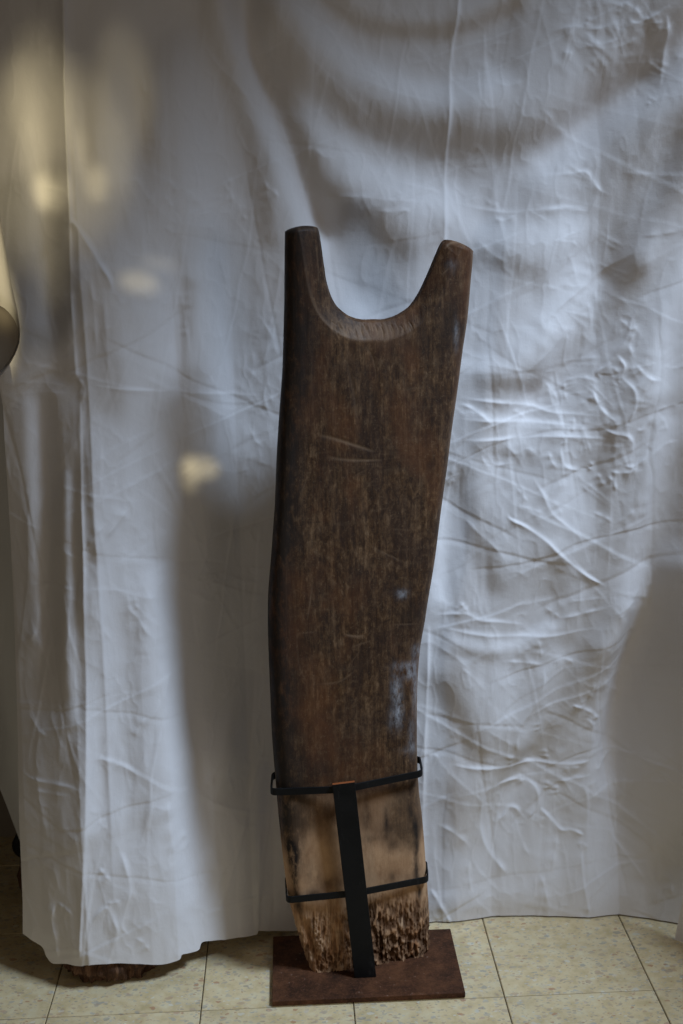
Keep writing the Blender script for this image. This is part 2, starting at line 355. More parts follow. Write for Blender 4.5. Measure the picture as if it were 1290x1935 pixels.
# broad soft folds of the hanging cloth: the slope of each stretch towards the window, integrated to a smooth relief
folds = [
 ([(470, -60), (500, 100), (545, 220), (590, 330), (625, 430)], 24, -.42), ([(385, -60), (400, 60), (440, 170), (470, 260), (490, 350), (500, 450)], 20, -.26),
 ([(428, -60), (455, 80), (490, 180), (525, 270), (560, 370), (600, 460)], 19, .6), ([(600, 460), (640, 560), (690, 600)], 28, .4),
 ([(590, -40), (680, 32), (770, 50), (880, 45), (980, 0)], 15, -.4), ([(545, -30), (620, 70), (720, 140), (830, 172), (940, 150)], 26, .4),
 ([(530, 80), (600, 180), (690, 225), (800, 250), (900, 265), (1000, 265), (1100, 215), (1200, 125), (1300, 20)], 36, -.38),
 ([(590, 210), (670, 300), (760, 350), (850, 378)], 32, .5), ([(1040, 320), (1150, 225), (1260, 170), (1330, 90)], 28, .4),
 ([(640, 380), (700, 420), (760, 470)], 26, -.3), ([(900, 430), (1000, 440), (1100, 430)], 26, .2), ([(900, 480), (960, 500), (1010, 520)], 22, -.2),
 ([(1320, 210), (1250, 370), (1205, 440), (1160, 510)], 22, -.5), ([(1320, 480), (1262, 620), (1235, 720)], 24, .4), ([(1190, 510), (1120, 610), (1060, 690), (1025, 730)], 24, -.45), ([(1100, 510), (1040, 600), (990, 650)], 26, .3),
 ([(345, 80), (370, 240), (385, 400)], 32, .35), ([(180, 560), (190, 650), (200, 760)], 30, -.3), ([(300, 500), (312, 620), (335, 740)], 24, .25), ([(395, 480), (402, 600), (415, 760)], 26, .3), ([(362, 540), (346, 640), (342, 720)], 12, -.25),
 ([(225, 120), (228, 250), (232, 330)], 20, .3), ([(275, 180), (280, 300)], 16, -.25), ([(60, 200), (70, 400), (80, 600)], 20, .25), ([(105, 150), (110, 350), (118, 700)], 14, -.2), ([(170, 180), (172, 300)], 14, -.25),
 ([(60, 760), (70, 1000), (80, 1200)], 12, .35), ([(95, 760), (110, 1000), (115, 1300)], 14, -.25), ([(130, 900), (136, 1150), (145, 1350)], 8, .3),
 ([(180, 1080), (181, 1300), (180, 1560)], 14, .35), ([(300, 1080), (325, 1250), (345, 1440), (352, 1700)], 16, .45), ([(250, 1150), (265, 1350), (280, 1550)], 26, -.25), ([(390, 1450), (402, 1600), (410, 1720)], 22, -.35),
 ([(1125, 1235), (1080, 1320), (1020, 1430)], 20, -.4), ([(1060, 1240), (1030, 1330), (990, 1400)], 18, .3), ([(1215, 1080), (1178, 1250), (1150, 1400), (1150, 1500)], 18, .5), ([(1262, 1100), (1232, 1250), (1212, 1400), (1205, 1640)], 36, -.55), ([(1300, 1100), (1285, 1400), (1270, 1700)], 30, -.5),
 ([(1262, 800), (1215, 980), (1180, 1130)], 20, .35), ([(1310, 860), (1290, 1000)], 22, -.3), ([(1150, 820), (1130, 950)], 16, -.2),
 ([(820, 1695), (900, 1690), (1010, 1685)], 14, .4), ([(830, 1722), (920, 1720), (1040, 1722)], 7, -.4), ([(870, 900), (900, 1000), (930, 1100)], 24, -.25), ([(832, 960), (828, 1130)], 16, .3), ([(1075, 920), (1045, 1010)], 22, .25), ([(1050, 1060), (1040, 1110)], 22, -.2),
 ([(830, 1290), (870, 1350), (900, 1420)], 24, -.3), ([(960, 1270), (950, 1360)], 20, .2), ([(1090, 1540), (1085, 1640), (1080, 1700)], 24, -.25), ([(860, 1500), (850, 1600)], 22, -.2), ([(1040, 1180), (960, 1215), (860, 1210)], 12, .25), ([(840, 1225), (930, 1235)], 14, -.2),
 ([(880, 780), (1000, 800), (1100, 812)], 8, .2), ([(900, 720), (1000, 730)], 18, -.2), ([(880, 690), (960, 690)], 16, .2), ([(900, 850), (1000, 870)], 14, -.2), ([(440, 1150), (420, 1300)], 30, -.15), ([(470, 1300), (455, 1400)], 24, .3), ([(500, 1450), (496, 1600), (500, 1740)], 12, .4),
]
gx_, gz_ = np.meshgrid(np.linspace(-.35, 1.65, 400), np.linspace(-.2, 2.3, 500)); gs = np.zeros_like(gx_)
for p, w_, d_ in folds:
    L = smooth_line(P(p)); s_, t_ = polydist(gx_, gz_, L); gs += d_*np.exp(-(s_/(w_*.001*1.25))**2)
fx_, fz_ = np.meshgrid(np.fft.fftfreq(400, 2/400)*2*np.pi, np.fft.fftfreq(500, 2.5/500)*2*np.pi)
ke = fx_*.51+fz_*.86; k2 = fx_**2+fz_**2; dn_ = ke**2+.05*k2; dn_[0, 0] = 1
hl = np.real(np.fft.ifft2(np.fft.fft2(-gs*1.5)*(-1j*ke)/dn_))
def bil(A, x, z):
    i = (x+.35)/2*399; j = (z+.2)/2.5*499; i0 = np.clip(np.floor(i).astype(int), 0, 398); j0 = np.clip(np.floor(j).astype(int), 0, 498); a_ = i-i0; b_ = j-j0
    return (A[j0, i0]*(1-a_)+A[j0, i0+1]*a_)*(1-b_)+(A[j0+1, i0]*(1-a_)+A[j0+1, i0+1]*a_)*b_
H += bil(hl, SX, SZ)*(.15+.85*sst(0, .32, SZ-SZ[0][None]))
print('large relief', hl.min(), hl.max())
# sharp pleats, fold lines and creases: (points, height mm, half width mm)
cr = [
 ([(122, -60), (124, 100), (126, 200), (131, 330), (136, 420)], 24, 8, 0, 0), ([(134, 430), (137, 560), (142, 690), (146, 720)], 10, 7, 0, .05),
 ([(150, 740), (153, 900), (158, 1040), (163, 1200), (166, 1400), (164, 1550), (155, 1700), (150, 1824)], 19, 9, 0, .04),
 ([(875, -60), (868, 30), (858, 100), (852, 200), (847, 300), (844, 380), (841, 470)], 10, 5, .8, .03),
 ([(838, 190), (842, 230), (840, 285)], 3, 3, .5, .3), ([(858, 330), (866, 370), (872, 440)], 3, 6, .5, .3),
 ([(810, 1175), (807, 1300), (801, 1450), (799, 1560), (797, 1680)], 10, 6, .2, .06),
 ([(492, 1560), (490, 1650), (488, 1760)], 8, 5, .2, .15),
 ([(132, 210), (140, 270), (150, 320), (156, 345)], 7, 4, .8, .2), ([(148, 170), (150, 210), (155, 255)], 4, 3.5, .7, .3),
 ([(70, 352), (95, 356), (122, 362), (136, 385)], 3, 4, .7, .3), ([(134, 408), (150, 432), (170, 462), (190, 495), (210, 525), (216, 552)], 15, 5, .9, .12),
 ([(172, 500), (178, 560), (181, 620), (184, 680)], 5, 3.5, .7, .2), ([(199, 540), (203, 600), (205, 650)], 2.5, 4, .5, .3),
 ([(222, 75), (250, 115), (268, 150), (278, 200)], 4, 6, .6, .3), ([(378, 70), (410, 120), (450, 160), (490, 220)], 5, 7, .6, .3),
 ([(345, 596), (349, 620), (352, 640)], 3, 4, .6, .3), ([(498, 330), (503, 352), (520, 365), (526, 385)], 5, 5, .7, .3),
 ([(500, 130), (515, 155), (535, 165)], 4, 6, .7, .3), ([(595, 270), (605, 290), (640, 300)], 3, 5, .7, .3),
 ([(226, 332), (238, 345), (258, 340), (272, 360), (286, 376), (300, 348)], 4, 5, .8, .2), ([(305, 362), (318, 380), (332, 398)], 3, 4, .7, .3),
 ([(318, 330), (325, 350), (345, 365)], 3, 4, .7, .3), ([(418, 345), (432, 362), (440, 385)], 3, 5, .7, .3), ([(462, 385), (452, 400), (470, 420)], 3, 5, .7, .3),
 ([(485, 590), (500, 615), (512, 640), (502, 665), (498, 690), (515, 690)], 4, 5, .8, .2), ([(470, 650), (478, 690), (470, 730)], 3, 6, .7, .3), ([(520, 600), (515, 640), (526, 680)], 3, 5, .6, .3),
 ([(0, 720), (60, 722), (120, 730), (140, 738)], 2.5, 3.5, .8, .2), ([(148, 696), (156, 715), (180, 728), (230, 734), (300, 738), (400, 744), (525, 752)], 5, 4, .8, .1), ([(10, 745), (80, 742), (135, 745)], 2, 3, .8, .2),
 ([(139, 735), (150, 720), (158, 740), (150, 770)], 5, 6, .6, .2), ([(345, 860), (350, 885), (356, 905)], 3, 4, .6, .3),
 ([(248, 953), (232, 975), (214, 998), (198, 1022), (188, 1034)], 7, 4, .9, .2), ([(205, 985), (190, 1000), (170, 1025), (162, 1040)], 5, 4, .8, .3), ([(190, 810), (190, 880), (189, 960)], 3, 3, .7, .3),
 ([(90, 1000), (110, 1030), (140, 1050), (158, 1062)], 4, 5, .7, .3), ([(50, 1098), (80, 1102), (130, 1108), (160, 1116)], 3, 4, .7, .3), ([(62, 1120), (74, 1150), (68, 1190), (50, 1215)], 4, 5, .7, .3), ([(90, 1130), (98, 1160), (110, 1180)], 3, 5, .6, .3),
 ([(160, 1108), (210, 1115), (250, 1122), (330, 1128)], 2.5, 4, .7, .2), ([(240, 1120), (246, 1150), (262, 1165), (280, 1190), (300, 1205)], 5, 6, .7, .3), ([(254, 1118), (258, 1140), (266, 1150)], 3, 4, .6, .3),
 ([(186, 1130), (184, 1165), (200, 1200), (215, 1225)], 4, 6, .6, .3), ([(315, 1240), (318, 1290), (300, 1330), (270, 1370), (240, 1385)], 6, 8, .6, .2), ([(285, 1345), (262, 1370), (255, 1400)], 4, 5, .6, .3),
 ([(328, 1128), (332, 1100), (345, 1085), (362, 1095)], 4, 5, .7, .2), ([(362, 1090), (378, 1100), (396, 1080)], 3, 5, .7, .2), ([(400, 1075), (412, 1095), (426, 1072)], 3, 5, .7, .2), ([(430, 1085), (460, 1098), (495, 1100)], 3, 6, .6, .2),
 ([(390, 1075), (388, 1000), (375, 930), (365, 905)], 4, 7, .6, .2), ([(430, 1060), (440, 1000), (436, 940)], 4, 9, .5, .3), ([(480, 830), (490, 860), (486, 900), (492, 935)], 4, 8, .6, .3), ([(468, 800), (480, 830), (500, 850)], 3, 5, .7, .3), ([(505, 720), (498, 750), (510, 790)], 4, 6, .7, .3),
 ([(36, 1440), (60, 1462), (100, 1472), (140, 1480), (164, 1495)], 5, 5, .9, .15), ([(45, 1478), (90, 1490), (140, 1496)], 3, 5, .7, .3), ([(166, 1432), (200, 1438), (240, 1452), (275, 1470)], 5, 6, .8, .2), ([(52, 1330), (75, 1370), (100, 1390)], 4, 7, .6, .3),
 ([(470, 1270), (440, 1300), (410, 1345), (390, 1400)], 4, 6, .6, .3), ([(500, 1330), (484, 1370), (492, 1420)], 4, 5, .7, .3), ([(440, 1420), (432, 1450), (438, 1480), (446, 1500)], 5, 6, .8, .2), ([(460, 1422), (470, 1450), (462, 1480)], 4, 6, .8, .2), ([(420, 1430), (405, 1460), (400, 1490)], 3, 6, .7, .3), ([(480, 1425), (505, 1432), (512, 1440)], 3, 4, .7, .3),
 ([(105, 1700), (98, 1735), (104, 1770), (110, 1815)], 9, 8, .6, .2), ([(104, 1700), (125, 1715), (140, 1730)], 5, 5, .8, .3), ([(170, 1760), (182, 1730), (202, 1715), (215, 1740), (222, 1765), (208, 1800)], 7, 6, .8, .15), ([(185, 1635), (200, 1655), (212, 1668)], 6, 5, .9, .3),
 ([(195, 1705), (215, 1705), (232, 1700)], 4, 3.5, .9, .3), ([(225, 1600), (238, 1640), (246, 1680), (236, 1720), (230, 1750), (245, 1770)], 9, 8, .7, .2), ([(250, 1770), (270, 1780), (285, 1800)], 4, 6, .6, .3), ([(318, 1500), (322, 1560), (330, 1610)], 8, 9, .7, .2), ([(340, 1560), (352, 1590), (348, 1620)], 5, 5, .8, .3),
 ([(180, 1540), (190, 1555), (205, 1570)], 3, 5, .7, .3), ([(460, 1510), (470, 1540), (440, 1600), (425, 1640)], 4, 7, .6, .3), ([(470, 1585), (430, 1630), (400, 1690)], 3, 5, .5, .3), ([(430, 1515), (455, 1550), (500, 1555)], 4, 8, .6, .3),
 # right part
 ([(745, 340), (790, 352), (830, 362), (845, 372)], 3, 5, .6, .2), ([(540, 352), (600, 370), (680, 372), (740, 378), (840, 384)], 3, 6, .7, .15), ([(700, 395), (735, 400), (770, 398), (755, 415)], 4, 5, .8, .2), ([(745, 355), (760, 370), (750, 382)], 3, 5, .7, .3),
 ([(846, 378), (900, 392), (960, 402), (1010, 398), (1080, 392), (1140, 395)], 4, 6, .8, .1), ([(1085, 328), (1108, 325), (1120, 340), (1135, 360), (1156, 370)], 5, 4.5, .9, .2), ([(1020, 332), (1060, 330), (1100, 324), (1125, 312)], 3, 4, .7, .3),
 ([(938, 400), (942, 414), (960, 416), (985, 402)], 5, 5, .8, .2), ([(920, 370), (935, 388), (950, 382)], 3, 5, .8, .3), ([(1000, 405), (1060, 396), (1130, 400)], 3, 4, .8, .2), ([(1040, 455), (1080, 458), (1100, 472)], 3, 4, .8, .2), ([(1070, 470), (1085, 500), (1092, 530)], 3, 6, .6, .3),
 ([(1215, 450), (1190, 480), (1150, 505), (1110, 540), (1060, 580), (1010, 625)], 6, 7, .8, .15), ([(1290, 435), (1260, 440), (1200, 448)], 3, 4, .7, .3), ([(900, 450), (930, 480), (965, 500)], 4, 8, .6, .3), ([(1080, 590), (1060, 640), (1010, 690), (975, 720)], 5, 9, .7, .2),
 ([(1040, 60), (1080, 50), (1130, 55), (1170, 40)], 6, 7, .8, .2), ([(1180, 30), (1200, 45), (1240, 28), (1265, 10)], 7, 6, .8, .2), ([(1170, 0), (1200, 20), (1215, 40)], 6, 6, .8, .2), ([(1255, 20), (1262, 60), (1258, 120), (1250, 170)], 8, 7, .7, .2), ([(1220, 60), (1250, 62), (1275, 40)], 5, 5, .8, .2), ([(1245, 180), (1230, 195), (1220, 190)], 4, 4, .8, .3),
 ([(1100, 60), (1130, 85), (1180, 70)], 4, 6, .7, .2), ([(1060, 70), (1150, 92), (1230, 60)], 3, 5, .7, .2), ([(840, 130), (930, 80), (980, 78)], 2, 6, .5, .3), ([(1020, 200), (1060, 240), (1090, 250)], 4, 8, .6, .3), ([(930, 145), (960, 160), (1000, 150)], 3, 7, .6, .3),
 ([(860, 752), (900, 757), (960, 764), (1010, 772), (1045, 782), (1080, 783), (1140, 786)], 7, 5, .9, .1), ([(862, 762), (890, 772), (915, 790), (940, 812)], 7, 4, .9, .2), ([(858, 792), (920, 797), (1000, 801), (1060, 803), (1130, 806)], 6, 5, .9, .1),
 ([(852, 832), (900, 834), (960, 833), (1030, 826), (1080, 825), (1130, 827), (1185, 830)], 7, 5, .9, .1), ([(1083, 785), (1083, 800), (1080, 823)], 5, 3.5, .7, .3), ([(1090, 823), (1100, 805), (1106, 785)], 4, 4, .7, .3), ([(968, 775), (985, 785), (1000, 795)], 4, 5, .8, .3),
 ([(1040, 730), (1046, 755), (1050, 775)], 4, 4, .8, .3), ([(1074, 718), (1070, 740), (1074, 765)], 5, 4.5, .8, .3), ([(1030, 720), (1050, 745), (1060, 765)], 4, 4, .8, .3), ([(1060, 735), (1080, 720), (1110, 716), (1135, 728)], 5, 5, .8, .2),
 ([(1118, 735), (1126, 760), (1140, 780), (1160, 795)], 8, 5, .9, .2), ([(1140, 720), (1128, 705), (1145, 690), (1160, 668), (1180, 640), (1192, 600)], 8, 6, .8, .15), ([(1160, 665), (1175, 690), (1170, 710), (1190, 735), (1192, 765), (1180, 795)], 9, 6, .9, .15),
 ([(1192, 680), (1205, 700), (1225, 715), (1250, 716)], 7, 5, .9, .2), ([(1165, 600), (1178, 610), (1190, 622), (1210, 610)], 5, 5, .8, .2), ([(1200, 620), (1185, 650), (1195, 680)], 6, 5, .8, .2), ([(1150, 690), (1165, 705), (1160, 725)], 5, 4, .9, .3),
 ([(1130, 800), (1150, 815), (1180, 822), (1190, 840), (1184, 860)], 7, 5, .9, .2), ([(1060, 835), (1058, 860), (1066, 880), (1090, 888), (1110, 886)], 7, 4.5, .9, .2), ([(1035, 850), (1040, 870), (1052, 886)], 6, 4, .9, .3), ([(1062, 830), (1070, 815), (1064, 850)], 4, 4, .8, .3), ([(1110, 870), (1118, 880), (1106, 892)], 5, 4, .9, .3),
 ([(1145, 885), (1160, 890), (1185, 888), (1195, 880)], 7, 5, .9, .2), ([(1140, 892), (1152, 905), (1160, 920), (1170, 922)], 6, 4.5, .9, .2), ([(1165, 875), (1190, 878), (1210, 865), (1220, 845)], 7, 5, .9, .2), ([(1125, 888), (1132, 905), (1140, 920)], 5, 4, .9, .3), ([(1190, 800), (1205, 810), (1225, 790), (1238, 770)], 6, 6, .8, .2),
 ([(908, 850), (916, 875), (930, 885), (960, 880), (980, 878)], 5, 6, .8, .2), ([(960, 835), (975, 860), (1000, 850), (1020, 870)], 4, 8, .6, .2), ([(860, 880), (858, 905), (859, 925)], 4, 3, .8, .3), 
 ([(955, 966), (963, 980), (985, 990), (1005, 1002), (1030, 1020), (1050, 1040), (1080, 1066), (1110, 1088), (1142, 1105)], 11, 5, 1.0, .12), ([(1002, 896), (1022, 930), (1038, 965), (1060, 985), (1085, 1005), (1100, 1024)], 7, 6, .9, .15), ([(972, 918), (990, 940), (998, 950)], 4, 4, .8, .3), ([(975, 955), (1000, 960), (1030, 970)], 4, 5, .7, .3),
 ([(866, 980), (885, 990), (905, 1010), (935, 1035), (960, 1070)], 6, 9, .8, .2), ([(1115, 965), (1140, 975), (1155, 985)], 5, 4, .8, .3), ([(1150, 990), (1175, 975), (1200, 955)], 3, 5, .7, .3), ([(1240, 780), (1255, 800), (1260, 820)], 3, 5, .7, .3),
 ([(868, 1138), (878, 1150), (884, 1158)], 6, 4, .9, .25), ([(812, 1165), (850, 1162), (880, 1160), (905, 1170), (940, 1172), (990, 1180)], 7, 5, .9, .12), ([(812, 1180), (850, 1190), (900, 1196), (960, 1200), (1040, 1200), (1090, 1192), (1138, 1180)], 7, 6, .9, .1), ([(1050, 1168), (1090, 1160), (1130, 1148), (1148, 1140)], 6, 5, .9, .2),
 ([(1025, 1145), (1045, 1158), (1060, 1168)], 4, 5, .8, .3), ([(1060, 1135), (1100, 1132), (1145, 1125)], 3, 4, .7, .3), ([(955, 1142), (1010, 1138), (1050, 1128)], 2.5, 4, .6, .3), ([(1165, 1155), (1195, 1130), (1210, 1100)], 5, 8, .7, .3),
 ([(945, 1245), (990, 1250), (1033, 1255)], 5, 3.5, .9, .2), ([(1033, 1255), (1060, 1246), (1078, 1250), (1086, 1262)], 4, 4, .8, .2), ([(1010, 1200), (1018, 1220), (1022, 1245)], 4, 5, .7, .2), ([(815, 1215), (860, 1240), (890, 1265)], 4, 8, .7, .3),
 ([(1026, 1258), (1026, 1290), (1018, 1315), (1000, 1345), (982, 1370), (975, 1400), (978, 1420)], 8, 8, .8, .12), ([(1019, 1362), (1018, 1380), (1016, 1392)], 4, 3.5, .7, .3), ([(968, 1422), (964, 1440), (970, 1448)], 5, 5, .7, .3), ([(1034, 1422), (1038, 1440), (1036, 1450)], 4, 4, .8, .3),
 ([(1080, 1335), (1100, 1342), (1122, 1355), (1140, 1372)], 9, 5, 1., .15), ([(1098, 1370), (1112, 1368), (1126, 1380), (1130, 1400), (1126, 1440)], 6, 5, .9, .2), ([(1110, 1330), (1118, 1315), (1125, 1290)], 4, 6, .7, .3), ([(1140, 1270), (1150, 1300), (1185, 1330), (1205, 1335)], 5, 9, .6, .3),
 ([(850, 1445), (858, 1446), (900, 1449), (960, 1450), (1020, 1452), (1060, 1456), (1095, 1457), (1128, 1450)], 8, 5, .9, .08), ([(800, 1428), (820, 1430), (834, 1434)], 4, 3.5, .8, .3), ([(1130, 1450), (1140, 1470), (1160, 1448), (1180, 1440)], 5, 7, .7, .3), ([(1050, 1490), (1080, 1488), (1110, 1483), (1130, 1478)], 6, 4.5, .9, .2), ([(1065, 1480), (1078, 1465), (1110, 1466)], 4, 4.5, .8, .3),
 ([(930, 1482), (915, 1500), (908, 1540), (912, 1585), (925, 1615), (945, 1640), (960, 1660)], 9, 8, .8, .1), ([(935, 1486), (965, 1482), (1005, 1490), (1020, 1508), (1022, 1530), (1012, 1548), (1000, 1560)], 8, 6, .9, .12), ([(940, 1545), (950, 1556), (965, 1538), (978, 1538), (988, 1550), (1000, 1562)], 7, 5, .9, .15), ([(985, 1470), (988, 1485), (995, 1495)], 4, 6, .8, .3),
 ([(1024, 1538), (1040, 1555), (1055, 1572), (1068, 1584), (1090, 1584), (1112, 1594)], 9, 5, 1., .12), ([(1060, 1585), (1056, 1610), (1050, 1640), (1046, 1662)], 6, 7, .6, .2), ([(1040, 1510), (1036, 1500), (1044, 1485)], 5, 5, .8, .3), ([(1058, 1495), (1058, 1508), (1060, 1520)], 5, 4, .8, .3), ([(1105, 1490), (1114, 1510), (1118, 1540), (1116, 1580)], 5, 6, .7, .2),
 ([(1105, 1615), (1104, 1650), (1108, 1690), (1116, 1735)], 8, 5, .8, .15), ([(1090, 1612), (1106, 1608), (1120, 1618)], 4, 5, .8, .3), ([(1155, 1578), (1175, 1610), (1200, 1640), (1222, 1670), (1236, 1682)], 5, 5, .7, .2), ([(1236, 1682), (1250, 1668), (1252, 1640), (1240, 1590), (1235, 1540)], 6, 6, .7, .15), ([(1262, 1640), (1268, 1680), (1275, 1700)], 5, 8, .7, .3),
 ([(890, 1620), (886, 1650), (890, 1680), (895, 1695)], 5, 5, .8, .2), ([(890, 1632), (910, 1655), (935, 1680), (952, 1695)], 2.5, 4, .7, .3), ([(822, 1560), (850, 1572), (875, 1590), (892, 1612)], 6, 8, .8, .2), ([(1020, 1654), (1030, 1680), (1036, 1710), (1045, 1722)], 7, 7, .7, .2), ([(975, 1540), (985, 1590), (1010, 1640)], 3, 5, .5, .3),
 ([(812, 1680), (825, 1700), (840, 1725), (852, 1746)], 9, 5, .9, .15), ([(820, 1420), (860, 1380), (900, 1330)], 3, 9, .5, .3), ([(1130, 1160), (1134, 1250), (1130, 1330), (1126, 1400), (1122, 1500)], 4, 4, .6, .1), ([(1150, 900), (1148, 1000), (1143, 1100)], 3, 3.5, .6, .1), ([(1080, 960), (1079, 1060)], 1.5, 2.5, .6, .2), ([(895, 960), (898, 1150)], 1.5, 2.5, .6, .2),
 ([(1215, 1240), (1255, 1235), (1290, 1225)], 2, 4, .7, .3), ([(1225, 775), (1260, 768), (1295, 766)], 3, 4, .7, .3), ([(1215, 870), (1250, 842), (1290, 834)], 3, 4, .7, .3),
]
for p, a_, w_, c_, t_ in cr: crease(p, a_*.52, w_*.76, c_, max(t_, .3) if (0 < t_ and a_ < 8) else t_)
# many small random crumples, following the same rules, where the sheet was knotted and folded
rs = random.Random(11)
def crumple(n, x0, x1, y0, y1, amp, ln, ang=None):
    for _ in range(n):
        x, y = rs.uniform(x0, x1), rs.uniform(y0, y1)
        a = rs.uniform(0, math.pi) if ang is None else rs.gauss(ang, .45); L = ln*rs.uniform(.6, 2.2); cv = rs.uniform(-.22, .22); pts = []
        for k in range(4):
            pts.append((x, y)); x += math.cos(a)*L/3; y += math.sin(a)*L/3; a += cv
        crease(pts, amp*rs.uniform(.2, .75), rs.uniform(3.5, 13), rs.uniform(0, .5), .5, side=rs.choice((1, -1)))
crumple(36, 1110, 1220, 620, 930, 3.5, 36); crumple(26, 960, 1180, 700, 900, 2.4, 34); crumple(20, 860, 1120, 1120, 1240, 2, 40)
crumple(26, 1080, 1160, 1120, 1540, 2.2, 30); crumple(20, 1060, 1280, -10, 110, 3.5, 40); crumple(24, 200, 520, 330, 430, 1.8, 32, 1.2)
crumple(26, 440, 530, 560, 1000, 2.2, 36); crumple(26, 320, 500, 1060, 1140, 2, 30); crumple(26, 60, 300, 930, 1200, 2, 42); crumple(20, 60, 420, 1420, 1760, 2, 46)
crumple(60, 20, 520, 100, 1700, 1.3, 60, 1.5); crumple(60, 840, 1280, 200, 1700, 1.3, 50); crumple(14, 640, 860, 60, 420, 1.4, 50); crumple(16, 830, 1120, 360, 480, 1.8, 36)
for (x0, y0), (x1, y1), n_, am_ in (((150, 60), (190, 700), 14, 2.2), ((560, 30), (760, 420), 14, 2.6), ((1240, 60), (1000, 420), 14, 2.4), ((870, 40), (850, 430), 12, 1.6), ((900, 830), (1100, 1080), 12, 2.4),
                              ((70, 760), (110, 1700), 26, 2.4), ((200, 900), (260, 1750), 26, 2.2), ((420, 300), (470, 1050), 22, 2.2), ((1180, 450), (1020, 700), 12, 2.4), ((860, 1230), (1100, 1420), 16, 2.0), ((1180, 1300), (1240, 1700), 14, 2.2), ((330, 100), (370, 700), 16, 1.8), ((300, 1100), (440, 1700), 14, 1.8)):
    dx_, dy_ = x1-x0, y1-y0; Lg = math.hypot(dx_, dy_)
    for _ in range(n_):            # long pulls that follow the hang of the cloth
        t0 = rs.uniform(-.05, .8); ln = rs.uniform(.1, .35); off = rs.gauss(0, 42); bend = rs.uniform(-10, 10); tilt = rs.gauss(0, .10)
        pts = []
        for k in range(4):
            t_ = t0+ln*k/3; o2 = off+bend*math.sin(k/3*math.pi)+tilt*Lg*ln*k/3; pts.append((x0+dx_*t_-dy_/Lg*o2, y0+dy_*t_+dx_/Lg*o2))
        crease(pts, am_*rs.uniform(.35, 1.1), rs.uniform(5, 15), 0, .5, side=rs.choice((1, -1)))
# broad uneven hang
wx = SX+.03*fbm(SX*4, SZ*3, 5); wz = SZ+.03*fbm(SX*4, SZ*3, 9)
H += .006*fbm(wx*9, wz*1.6, 21, 3)+.0022*fbm(wx*16, wz*6, 31, 3)
rf = random.Random(23)
for k in range(46):
    an = rf.choice((rf.gauss(0, .35), rf.gauss(1.57, .3), rf.uniform(0, 3.14))); sp = rf.uniform(.16, .42); wv = rf.uniform(.010, .030)
    ph = (SX*math.cos(an)+SZ*math.sin(an)+wv*fbm(SX*5+k, SZ*4, 300+k, 3))/sp+rf.random()
    d_ = (ph-np.floor(ph)-.5)*sp; q_ = rf.uniform(.0045, .009); q2 = q_*rf.uniform(1.6, 3.2)
    t_ = np.maximum(0, 1-np.where(d_ > 0, d_/q_, -d_/q2))
    mk = sst(.12, .38, fbm(SX*3.4+k*7.1, SZ*2.6-k*3.3, 400+k, 2))
    H += (1-.45*sst(1.1, 1.5, SZ))*rf.uniform(.0005, .0016)*t_**1.15*mk*rf.choice((1, 1, -1))
rg = 1-np.abs(fbm(wx*22, wz*12, 41, 3))*2.2
H += .0008*np.clip(rg, 0, 1)**3
H *= .9
SY = ybase(SX, SZ)-H
SY = np.maximum(SY, .03)
Vs = np.stack([SX, SY, SZ], -1).reshape(-1, 3)
sheet = mesh_obj('backdrop_sheet', Vs, gridfaces(NR, NC), M_sheet)
tag(sheet, 'large creased white cotton sheet hung as backdrop behind the forked board', 'sheet')

# the far end of the sheet seen past its left edge, the curled corner, the sheet end at right
def sheet_patch(name, fx, nu, nv, mat, label, cat='sheet'):
    U, V_ = np.meshgrid(np.linspace(0, 1, nu), np.linspace(0, 1, nv)); X, Y, Z = fx(U, V_)
    o = mesh_obj(name, np.stack([X, Y, Z], -1).reshape(-1, 3), gridfaces(nv, nu), mat); tag(o, label, cat); return o
def back(U, V_):
    zb = .275+(.02-.275)*np.clip((U*.75-.585)/.045+.0, -1.5, 1.2)*1.0
    zb = np.clip(.275-(-.75+U*.75+.168)*4.3, .0, .62)
    X = -.75+U*.75; Z = zb+(2.05-zb)*V_; Y = .45+.015*np.sin(X*42+Z*2)+.012*fbm(X*9, Z*3, 3)
    return X, Y, Z
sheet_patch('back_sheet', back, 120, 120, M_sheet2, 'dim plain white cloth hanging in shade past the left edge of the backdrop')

# curled corner of cloth hanging in from the left, its pale outside above and its inside below with the shade put into the colour
def P_at(px, py, y):
    d = ray(px, py); t = (y-O[1])/d[1]; return np.array([O[0]+t*d[0], y, O[2]+t*d[2]])
edge = smooth_line([(-8, 372), (0, 408), (10, 470), (22, 540), (33, 590), (37.5, 628), (34, 655), (20, 685), (0, 712), (-20, 738)], 5)
def curled(U, V_):
    n = len(edge); e = np.interp(V_[:, 0]*(n-1), np.arange(n), edge[:, 0]), np.interp(V_[:, 0]*(n-1), np.arange(n), edge[:, 1])
    X = np.zeros_like(U); Y = X.copy(); Z = X.copy()
    for r in range(U.shape[0]):
        p = P_at(e[0][r], e[1][r], -.02)
        a = U[r]*1.0
        X[r] = p[0]-.16*a+.004*np.sin(a*20); Y[r] = -.02+.09*np.sin(np.minimum(a*1.5, 1)*math.pi/2)*1.0-.0*a; Z[r] = p[2]+.07*a*(V_[r, 0]-.2)
    return X, Y, Z
sheet_patch('hanging_cloth', curled, 24, 60, M_sheet, 'white cloth with a curved edge hanging in from the left beside the backdrop', 'cloth')
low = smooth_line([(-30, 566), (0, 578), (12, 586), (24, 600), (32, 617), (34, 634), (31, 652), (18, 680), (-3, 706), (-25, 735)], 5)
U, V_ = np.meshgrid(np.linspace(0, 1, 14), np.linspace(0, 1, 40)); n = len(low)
X = np.zeros_like(U); Y = X.copy(); Z = X.copy()
